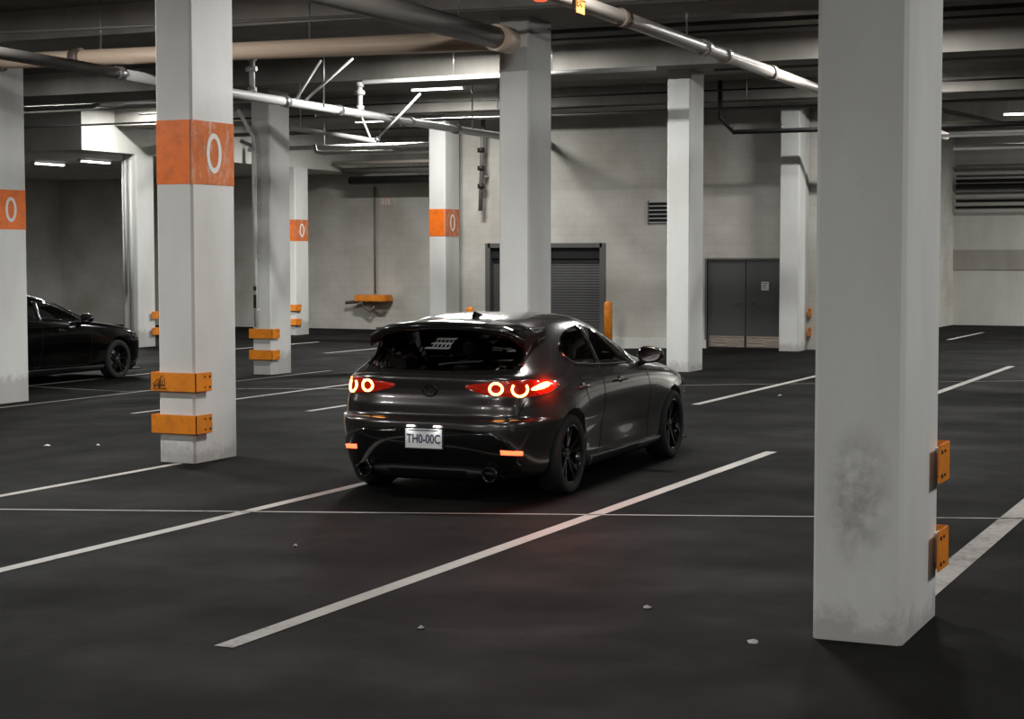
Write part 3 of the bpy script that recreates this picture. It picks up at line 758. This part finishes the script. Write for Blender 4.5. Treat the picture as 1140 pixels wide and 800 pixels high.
def patch(name, poly, fn, mat, parent, off=.004, th=.01, step=.03, sm=2):
    """a skin cut to the outline poly, laid on the surface fn, lifted by off and turned in by th at its border"""
    if sm: poly = smoothpoly(poly, sm)
    pts = []; n = len(poly)
    for i in range(n):
        a, c = Vector(poly[i]), Vector(poly[(i + 1) % n]); k = max(1, int((c - a).length / step))
        for j in range(k): pts.append(a.lerp(c, j / k))
    nb = len(pts); edges = [(i, (i + 1) % nb) for i in range(nb)]
    xs = [p.x for p in pts]; ys = [p.y for p in pts]
    y = min(ys) + step / 2; r = 0
    while y < max(ys):
        x = min(xs) + step / 2 * (r % 2 + .5)
        while x < max(xs):
            if inpoly((x, y), [(p.x, p.y) for p in pts[:nb]]) and min((p - Vector((x, y))).length for p in pts[:nb]) > step * .45: pts.append(Vector((x, y)))
            x += step
        y += step * .87; r += 1
    vs, es, fs, *_ = geometry.delaunay_2d_cdt(pts, edges, [], 1, 1e-6)
    m = MB(); N = [nrm(fn, p[0], p[1]) for p in vs]
    top = [Vector(fn(p[0], p[1])) + N[i] * off for i, p in enumerate(vs)]
    m.add(top, [tuple(f_) for f_ in fs], True)
    from collections import Counter
    ec = Counter()
    for f_ in fs:
        for a, c in zip(f_, f_[1:] + f_[:1] if isinstance(f_, list) else tuple(f_[1:]) + tuple(f_[:1])): ec[frozenset((a, c))] += 1
    bv = [e for e, k in ec.items() if k == 1]; idx = {}
    b0 = len(m.v)
    for e in bv:
        for i in e:
            if i not in idx: idx[i] = b0 + len(idx); m.v.append(tuple(top[i] - N[i] * th))
    for e in bv:
        a, c = tuple(e); m.f.append((a, c, idx[c], idx[a])); m.sm.append(False)
    return m.build(name, mat, parent)
def surfline(name, pts, fn, mat, parent, r=.003, off=.0, step=.04, n=5):
    P = []
    for a, c in zip(pts, pts[1:]):
        a, c = Vector(a), Vector(c); k = max(1, int((c - a).length / step))
        for j in range(k): P.append(a.lerp(c, j / k))
    P.append(Vector(pts[-1]))
    return MB().tube([Vector(fn(p.x, p.y)) + nrm(fn, p.x, p.y) * off for p in P], r, n).build(name, mat, parent)

SIDEWIN = [(.93, 1.155), (.98, 1.09), (1.12, 1.045), (1.6, 1.01), (2.2, .985), (2.75, .975), (2.72, 1.02), (2.5, 1.13), (2.25, 1.225), (1.95, 1.30), (1.6, 1.325), (1.3, 1.30), (1.08, 1.24)]
REARWIN = [(-.62, 1.03), (-.3, 1.012), (0, 1.008), (.3, 1.012), (.62, 1.03), (.60, 1.12), (.50, 1.33), (0, 1.345), (-.50, 1.33), (-.60, 1.12)]
SHIELD = [(-.68, 1.0), (0, .985), (.68, 1.0), (.60, 1.2), (.50, 1.37), (0, 1.39), (-.50, 1.37), (-.60, 1.2)]

def shrink(poly, k):
    cx = sum(p[0] for p in poly) / len(poly); cy = sum(p[1] for p in poly) / len(poly)
    return [(cx + (x - cx) * k, cy + (y - cy) * k) for x, y in poly]

def body_mesh(name, mat, parent):
    zs = [.17, .19, .22, .26] + [.30 + .03 * i for i in range(11)] + [.625, .638, .65, .66, .672, .69] + [.715 + .025 * i for i in range(9)] + [.935, .95, .965, .98, .99, 1.0, 1.015, 1.03, 1.05] + [1.075 + .025 * i for i in range(12)] + [1.37, 1.385, 1.397, 1.408, 1.417, 1.424, 1.43, 1.435]
    NH = 150; v = []; f = []; m = MB()
    for z in zs:
        o, _ = outline(z, NH)
        ringp = o + [(-x, y) for x, y in o[1:-1][::-1]]
        v += [(x, y, z) for x, y in ringp]
    R = 2 * NH
    for i in range(len(zs) - 1):
        for k in range(R): f.append((i * R + k, i * R + (k + 1) % R, (i + 1) * R + (k + 1) % R, (i + 1) * R + k))
    m.add(v, f, True)
    # roof cap and floor pan as strips across
    for base, flip in ((0, 1), ((len(zs) - 1) * R, 0)):
        dz = .002 if not flip else 0
        for k in range(NH):
            a, c = base + k, base + k + 1; d, e = base + (R - k - 1) % R, base + (R - k) % R
            fc = []
            for q in (a, c, base + (R - k - 1) % R, base + (R - k) % R):
                if q not in fc: fc.append(q)
            if len(fc) >= 3: m.f.append(tuple(fc)); m.sm.append(not flip)
    o = m.build(name, mat, parent)
    return o

def cut(o, cutters):
    bpy.context.view_layer.update()
    for c in cutters:
        md = o.modifiers.new('cut', 'BOOLEAN'); md.operation = 'DIFFERENCE'; md.solver = 'EXACT'; md.object = c
    dg = bpy.context.evaluated_depsgraph_get(); dg.update()
    me = bpy.data.meshes.new_from_object(o.evaluated_get(dg))
    o.modifiers.clear(); old = o.data; nm = old.name; o.data = me; bpy.data.meshes.remove(old); me.name = nm
    for c in cutters: bpy.data.objects.remove(c)

def wheel(parent, x, y, side, glossy=True):
    r = empty('wheel', (x, y, WR - .004)); r.parent = parent
    s = side; W = .205
    # tyre: outer face at +s
    pr = [(.235, -.10), (.26, -.106), (.29, -.11), (.312, -.10), (.323, -.075), (.325, -.03), (.325, .03), (.323, .075), (.312, .10), (.29, .11), (.26, .106), (.235, .10)]
    MB().lathe([(a, s * c) for a, c in pr], (0, 0, 0), 'x', 56, closed=True).build('tyre', M['tyre'], r)
    rim = r
    m = MB().lathe([(.238, s * .10), (.232, s * .104), (.222, s * .095), (.215, s * .05), (.205, -s * .02), (.215, -s * .09), (.238, -s * .10)], (0, 0, 0), 'x', 48)
    m.build('barrel', M['rim'], rim)
    m = MB()
    for k in range(5):
        for dlt in (-.13, .13):
            a = 2 * PI * k / 5 + .3
            a0 = a + dlt * 1.15; a1 = a + dlt * 1.5
            p = Vector((s * .062, .05 * math.cos(a0), .05 * math.sin(a0))); q = Vector((s * .088, .226 * math.cos(a1), .226 * math.sin(a1)))
            t = Vector((0, -math.sin(a1), math.cos(a1)))
            w0, w1 = .013, .012; dx = Vector((-s * .03, 0, 0))
            m.add([p - t * w0, p + t * w0, q + t * w1, q - t * w1, p - t * w0 + dx, p + t * w0 + dx, q + t * w1 + dx, q - t * w1 + dx], [(0, 1, 2, 3), (7, 6, 5, 4), (0, 4, 5, 1), (1, 5, 6, 2), (2, 6, 7, 3), (3, 7, 4, 0)])
    m.lathe([(.0001, s * .07), (.03, s * .068), (.06, s * .06), (.066, s * .03), (.066, -s * .02)], (0, 0, 0), 'x', 28)
    m.build('spokes', M['rim'], rim)
    m = MB()
    for k in range(5):
        a = 2 * PI * k / 5 + .3; m.tube([(s * .055, .04 * math.cos(a), .04 * math.sin(a)), (s * .072, .04 * math.cos(a), .04 * math.sin(a))], .008, 8)
    m.lathe([(.0001, s * .076), (.02, s * .074), (.024, s * .066)], (0, 0, 0), 'x', 20)
    m.build('lug_nuts', M['chrome'], rim)
    MB().lathe([(.15, s * .01), (.15, -s * .015), (.05, -s * .015), (.05, s * .01)], (0, 0, 0), 'x', 36, closed=True).build('brake_disc', M['steel'], rim)
    return r

def car(name, loc, rz, paintm, label, cat, lit=True, scale=(1, 1, 1)):
    root = empty(name, loc, rz); tag(root, label, cat)
    body = body_mesh('body', paintm, root)
    body.parent = None; cs = []
    for ya in (RAX, FAX):
        for s in (-1, 1):
            c = MB().tube([(s * .56, ya, WR + .005), (s * 1.2, ya, WR + .005)], .362, 56).build('cutter', M['trim']); cs.append(c)
    cut(body, cs); body.parent = root
    # wheel arch colour stays body; open the windows
    bm = bmesh.new(); bm.from_mesh(body.data)
    sw, rw, ws = shrink(SIDEWIN, .93), shrink(REARWIN, .95), shrink(SHIELD, .95)
    kill = []
    for f_ in bm.faces:
        c = f_.calc_center_median()
        if abs(c.x) > .45 and inpoly((c.y, c.z), sw) and abs(f_.normal.x) > .4: kill.append(f_)
        elif c.y < 1.2 and inpoly((c.x, c.z), rw) and c.z > .98: kill.append(f_)
        elif c.y > 1.8 and inpoly((c.x, c.z), ws) and c.z > .99: kill.append(f_)
    bmesh.ops.delete(bm, geom=kill, context='FACES')
    bm.to_mesh(body.data); bm.free()
    # glass with black borders
    def ringpatch(poly, fn, off, k=.90):
        pass
    patch('rear_window', REARWIN, fR, M['privacy'], root, .005, .012, .04)
    for s in (-1, 1):
        g = patch('side_glass', SIDEWIN, fS(s), M['glass'], root, .004, .012, .04)
        surfline('window_trim', SIDEWIN_L, fS(s), M['chrome'], g, .006, .006)
        patch('pillar_trim', [(1.56, 1.0), (1.66, .995), (1.72, 1.32), (1.60, 1.325)], fS(s), M['gloss_black'], g, .008, .01, .04, 0)
        patch('pillar_trim', [(2.50, .975), (2.78, .97), (2.70, 1.03), (2.55, 1.10)], fS(s), M['gloss_black'], g, .008, .01, .04, 0)
    patch('windshield', SHIELD, fF, M['glass'], root, .005, .012, .05)
    # interior
    for x in (-.38, .38):
        MB().box(x - .24, x + .24, 1.9, 2.05, .45, .98, .05).build('front_seat', M['cabin'], root)
        MB().box(x - .13, x + .13, 1.88, 1.98, 1.0, 1.18, .04).build('headrest', M['cabin'], root)
    MB().box(-.58, .58, 1.05, 1.18, .45, .95, .05).build('rear_seat', M['cabin'], root)
    for x in (-.38, 0, .38): MB().box(x - .12, x + .12, 1.04, 1.12, .96, 1.06, .03).build('headrest', M['cabin'], root)
    MB().box(-.60, .60, 1.0, 3.2, .3, .42).build('cabin_floor', M['cabin'], root)
    MB().box(-.62, .62, 2.75, 3.1, .6, .93, .05).build('dashboard', M['cabin'], root)
    # wheels
    for ya in (RAX, FAX):
        for s in (-1, 1): wheel(root, s * .785, ya, s)
    for s in (-1, 1):
        # sill skirt
        patch('side_skirt', [(1.19, .175), (3.17, .175), (3.17, .255), (1.19, .265)], fS(s), M['trim'], root, .022, .03, .05, 0)
        for pts in ([(1.62, .99), (1.60, .80), (1.58, .55), (1.52, .30), (1.40, .275)], [(2.72, .97), (2.80, .80), (2.83, .5), (2.80, .28)], [(1.22, .30), (2.80, .28)], [(1.03, 1.04), (1.15, .85), (1.21, .70)]):
            surfline('door_seam', pts, fS(s), M['seam'], root, .0035, .0)
        # handles
        for yh in (1.08, 2.02):
            h = empty('door_handle', (s * sX(yh, .845), yh, .845)); h.parent = root
            m = MB(); m.tube([(0, -.10, .0), (s * .035, -.08, .004), (s * .040, 0, .006), (s * .035, .08, .004), (0, .10, 0)], [.010, .013, .013, .013, .010], 10); m.build('grip', paintm, h)
            m = MB(); m.lathe([(.0001, 0), (.04, s * .003), (.045, 0)], (s * .003, .0, -.005), 'x', 20); m.build('recess', M['gloss_black'], h)
        # mirror
        mr = empty('door_mirror', (s * .86, 2.62, .985)); mr.parent = root
        bmm = bmesh.new(); bmesh.ops.create_uvsphere(bmm, u_segments=28, v_segments=18, radius=1)
        for q in bmm.verts:
            x, y_, z = q.co; y_ = max(y_, -.42); sg = lambda t, p: math.copysign(abs(t) ** p, t)
            q.co = Vector((s * .095 + sg(x, .8) * .115, y_ * .10, .045 + sg(z, .8) * .075 * (1 - .2 * s * x)))
        mm = MB(); bmm.verts.index_update(); mm.add([q.co for q in bmm.verts], [[q.index for q in f_.verts] for f_ in bmm.faces], True); bmm.free()
        mm.build('mirror_shell', M['gloss_black'], mr)
        MB().add([(s * (.095 + .095 * math.cos(a)), -.0435, .045 + .058 * math.sin(a)) for a in [2 * PI * k / 20 for k in range(20)]], [tuple(range(20))]).build('mirror_glass', M['chrome'], mr)
        MB().tube([(-s * .03, 0, -.045), (s * .05, .0, -.01)], .025, 10).build('mirror_arm', M['gloss_black'], mr)
    # spoiler
    n = 28; top = []; m = MB(); NX = n + 1
    prof = []
    for i in range(NX):
        x = -.65 + 1.30 * i / n; q = abs(x) / .65
        zt = 1.392 - .055 * q ** 2.2 - (.05 * max(0, q - .82) / .18 if q > .82 else 0); ye = .30 + .10 * q ** 3; yf = .98 - .10 * q
        zf = 1.402 - .10 * q ** 2.2 if q < .9 else 1.315
        prof.append([(x, yf, zf), (x, (yf * .5 + ye * .5), zt + .010), (x, ye + .10, zt), (x, ye + .012, zt - .014), (x, ye, zt - .030), (x, ye + .016, zt - .078 - .03 * q ** 3), (x, ye + .10, zt - .070 - .03 * q ** 3), (x, (yf + ye) / 2, zt - .05), (x, yf, zf - .05)])
    k = len(prof[0]); vs = [p for pr_ in prof for p in pr_]
    fs = [(i * k + j, i * k + (j + 1) % k, (i + 1) * k + (j + 1) % k, (i + 1) * k + j) for i in range(n) for j in range(k)]
    m.add(vs, fs, True); m.add(prof[0], [tuple(range(k))]); m.add(prof[-1], [tuple(range(k))])
    sp = m.build('rear_spoiler', M['gloss_black'], root)
    for s in (-1, 1):   # blades running down beside the glass
        mm = MB(); v = []
        for t in range(9):
            u = t / 8; z = 1.335 - .29 * u; x = s * (.60 + .035 * u - .02 * (1 - u)); y0 = yR(x * .98, z) ; yo = .40 + (y0 - .40) * min(1, u * 1.1 + .0) - .02
            v += [(x + s * .02, y0 + .06, z), (x + s * .012, min(yo, y0) , z), (x - s * .012, min(yo, y0), z), (x - s * .02, y0 + .06, z)]
        f_ = [(t * 4 + j, t * 4 + (j + 1) % 4, t * 4 + 4 + (j + 1) % 4, t * 4 + 4 + j) for t in range(8) for j in range(4)] + [(0, 1, 2, 3), (32, 33, 34, 35)]
        mm.add(v, f_, True); mm.build('spoiler_fin', M['gloss_black'], sp)
    m = MB(); m.tube([(-.10, .345, 1.322), (.10, .345, 1.322)], .006, 6); m.build('high_brake_lamp', M['red_dark'], sp)
    # black roof panel (moon roof)
    def fT(x, y):
        lo, hi = 1.0, 1.435
        for _ in range(26):
            z = (lo + hi) / 2
            ok = (abs(x) < interp(TW, z)) and (yR(x, z) < y < yF(x, z))
            if ok: lo = z
            else: hi = z
        return (x, y, lo)
    # rear details
    lower = [(-.70, .20), (.70, .20), (.72, .36), (.64, .50), (.50, .575), (-.50, .575), (-.64, .50), (-.72, .36)]
    patch('bumper_insert', lower, fR, M['gloss_black'], root, .006, .02, .04, 1)
    patch('diffuser', [(-.60, .18), (.60, .18), (.56, .27), (-.56, .27)], fR, M['trim'], root, .03, .05, .05, 1)
    surfline('hatch_seam', [(-.74, .80), (-.70, .68), (-.6, .657), (.6, .657), (.70, .68), (.74, .80)], fR, M['seam'], root, .005, .0)
    for x in (-.52, .52):
        e = MB().lathe([(.052, -.0), (.060, -.005), (.062, .02), (.060, .16), (.050, .16), (.050, .0)], (x, .02, .225), 'y', 28, closed=True).build('exhaust_tip', M['rim'], root)
        MB().lathe([(.0001, .10), (.049, .10)], (x, .01, .225), 'y', 20).build('exhaust_core', M['black_void'], e)
    lens_m = M['red_lens'] if lit else M['gloss_black']
    for s in (-1, 1):
        W = fWrap(s)
        lens = [(.27, .905), (.40, .925), (.60, .945), (.86, .955), (1.10, .93), (1.20, .90), (1.12, .87), (.95, .83), (.75, .815), (.50, .83), (.34, .865)]
        tl = patch('tail_lamp', lens, W, lens_m, root, .006, .012, .03, 2)
        if lit:
            for c, r_, zc in ((.535, .048, .885), (.715, .060, .882)):
                pts = []
                a0, a1 = (0, 2 * PI) if c < .6 else (PI * .80, PI * 2.18)
                for k_ in range(33):
                    a = a0 + (a1 - a0) * k_ / 32; p = (c + r_ * math.cos(a), zc + r_ * .92 * math.sin(a)); pts.append(Vector(W(*p)) + nrm(W, *p) * .008)
                MB().tube(pts, (.0095), 8, cap=c > .6).build('light_ring', M['ring'], tl)
            patch('light_wedge', [(.80, .885), (.93, .925), (1.02, .925), (1.02, .895), (.92, .875), (.82, .865)], W, M['ring'] if s > 0 else M['fog'], tl, .011, .006, .02, 1)
        fg = patch('fog_lamp', [(.60, .385), (.765, .375), (.77, .405), (.60, .42)], W, M['fog'] if lit else M['gloss_black'], root, .012, .02, .02, 0)
    if lit:
        for s, pw in ((-1, 4.5), (1, 16.)):  # added point lights off the lens; their red spill stands in for bloom
            for c, zc, e in ((.98, .905, 1.2),):
                p = Vector(fWrap(s)(c, zc)); n_ = nrm(fWrap(s), c, zc)
                ld = bpy.data.lights.new('tail_halo_light', 'POINT'); ld.shadow_soft_size = .03; ld.energy = pw * e; ld.color = (1, .05, .01)
                lo = bpy.data.objects.new('tail_halo_light', ld); COL.objects.link(lo); lo.parent = root; lo.location = p + n_ * .055
    # plate
    py = yR(0, .50) - .012
    pt = MB().box(-.153, .153, py - .006, py, .415, .57, .003).build('licence_plate', M['plate'], root)
    MB().box(-.165, .165, py, py + .012, .405, .58, .003).build('plate_frame', M['trim'], pt)
    mt = Matrix.Translation((0, py - .0075, .488)) @ Matrix.Rotation(PI / 2, 4, 'X')
    if lit:
        text_obj('plate_text', 'TH0-00C', M['plate_txt'], pt, .098, mt, .0006, .001, .74)
    MB().box(-.12, .12, py - .0078, py - .006, .553, .560).build('plate_caption', M['plate_txt'], pt)
    for x in (-.11, .11):
        MB().box(x - .025, x + .025, py - .015, py + .012, .584, .594).build('plate_lamp', M['plate_lamp'] if lit else M['trim'], root)
        if lit:
            ld = bpy.data.lights.new('plate_light', 'AREA'); ld.size = .03; ld.energy = .10; ld.color = (1, .96, .9)
            lo = bpy.data.objects.new('plate_light', ld); COL.objects.link(lo); lo.parent = root; lo.location = (x, py - .035, .583); lo.rotation_euler = (-.35, 0, 0)
    # badge: ring with a wing line
    bd = MB(); ring_mesh(bd, (0, yR(0, .86) - .004, .86), .060, .048, .009, 'y', .008)
    bdo = bd.build('rear_badge', M['chrome'] if not lit else M['rim'], root)
    bw = MB(); yb = yR(0, .86) - .012
    bw.tube([(-.052, yb, .875), (-.025, yb, .868), (0, yb, .845), (.025, yb, .868), (.052, yb, .875)], .005, 6); bw.build('badge_wing', M['rim'], bdo)
    # antenna fin, wiper, sticker
    m = MB(); xx = 0; m.add([(-.02, .95, 1.40), (.02, .95, 1.40), (.02, 1.12, 1.42), (-.02, 1.12, 1.42), (-.005, .97, 1.455), (.005, .97, 1.455)], [(0, 1, 2, 3), (0, 1, 5, 4), (1, 2, 5), (0, 4, 3), (2, 3, 4, 5)]); m.build('antenna_fin', M['gloss_black'], root)
    wp = [(0.02, 1.035), (.10, 1.05), (.36, 1.07)]
    surfline('rear_wiper', wp, fR, M['trim'], root, .010, .022)
    if lit:
        st = empty('window_sticker'); st.parent = root
        for k_, (x0, x1, z0, z1) in enumerate(((-.13, .04, 1.235, 1.25), (-.15, .02, 1.20, 1.215), (-.19, .02, 1.165, 1.178))):
            patch('sticker_stroke', [(x0 + .015, z1), (x1 + .015, z1), (x1, z0), (x0, z0)], fR, M['sticker'], st, .008, .002, .03, 0)
        for k_ in range(5):
            x0 = -.13 + .034 * k_; patch('sticker_stroke', [(x0, 1.165), (x0 + .012, 1.165), (x0 + .03, 1.245), (x0 + .018, 1.245)], fR, M['sticker'], st, .008, .002, .03, 0)
    # headlamp edge, front splitter
    for s in (-1, 1):
        patch('headlamp', [(3.98, .66), (4.25, .64), (4.32, .70), (4.05, .76), (3.94, .72)], fS(s), M['gloss_black'], root, .006, .012, .04, 1)
    m = MB(); m.box(-.78, .78, 4.02, 4.33, .115, .135, .004); m.build('front_splitter', M['trim'], root)
    for s in (-1, 1):
        patch('splitter_winglet', [(3.95, .17), (4.15, .17), (4.12, .26), (4.02, .28)], fS(s), M['trim'], root, .04, .05, .05, 0)
        patch('splitter_winglet', [(1.20, .16), (1.36, .16), (1.28, .24), (1.21, .27)], fS(s), M['trim'], root, .04, .05, .05, 0)
    root.scale = scale
    return root
SIDEWIN_L = [(.95, 1.13), (1.0, 1.075), (1.12, 1.035), (1.6, 1.0), (2.2, .975), (2.75, .965)]
HR = math.radians(2.3)
car('hatchback_car', (-6.53, 12.53, 0), HR, M['paint'], 'dark grey hatchback with glowing red tail lights and rear spoiler, centre', 'car', scale=(1.065, 1.04, 1.025))
car('black_car', (-20.95, 22.5, -.275), 0, M['paint_black'], 'parked black car half hidden behind the left edge column', 'car', lit=False, scale=(1.08, 1.08, 1.1))

# ------------------------------------------------------------------ world, camera
w = bpy.data.worlds.new('world'); S.world = w; w.use_nodes = True
w.node_tree.nodes['Background'].inputs[0].default_value = (.02, .02, .02, 1)
cam = bpy.data.cameras.new('camera'); co = bpy.data.objects.new('camera', cam); COL.objects.link(co); S.camera = co
cam.sensor_width = 36; cam.lens = 1970 / 1140 * 36; cam.clip_end = 200; cam.clip_start = .05
pit, roll, th = .0590, -.0009, .4307
fw = Vector((-math.sin(th) * math.cos(pit), math.cos(th) * math.cos(pit), -math.sin(pit)))
rt = Vector((math.cos(th), math.sin(th), 0)); up = rt.cross(fw)
R_ = rt * math.cos(roll) + up * math.sin(roll); U_ = -rt * math.sin(roll) + up * math.cos(roll)
mw = Matrix((R_, U_, -fw)).transposed().to_4x4(); mw.translation = (0, 0, 1.97); co.matrix_world = mw

S.view_settings.view_transform = 'Standard'; S.view_settings.look = 'None'; S.view_settings.gamma = 1
S.view_settings.use_curve_mapping = False; S.view_settings.exposure = 0
S.render.engine = 'CYCLES'
S.cycles.use_denoising = True
S.cycles.max_bounces = 8; S.cycles.diffuse_bounces = 4; S.cycles.glossy_bounces = 4; S.cycles.transparent_max_bounces = 12
S.cycles.sample_clamp_indirect = 4
S.cycles.caustics_reflective = False; S.cycles.caustics_refractive = False
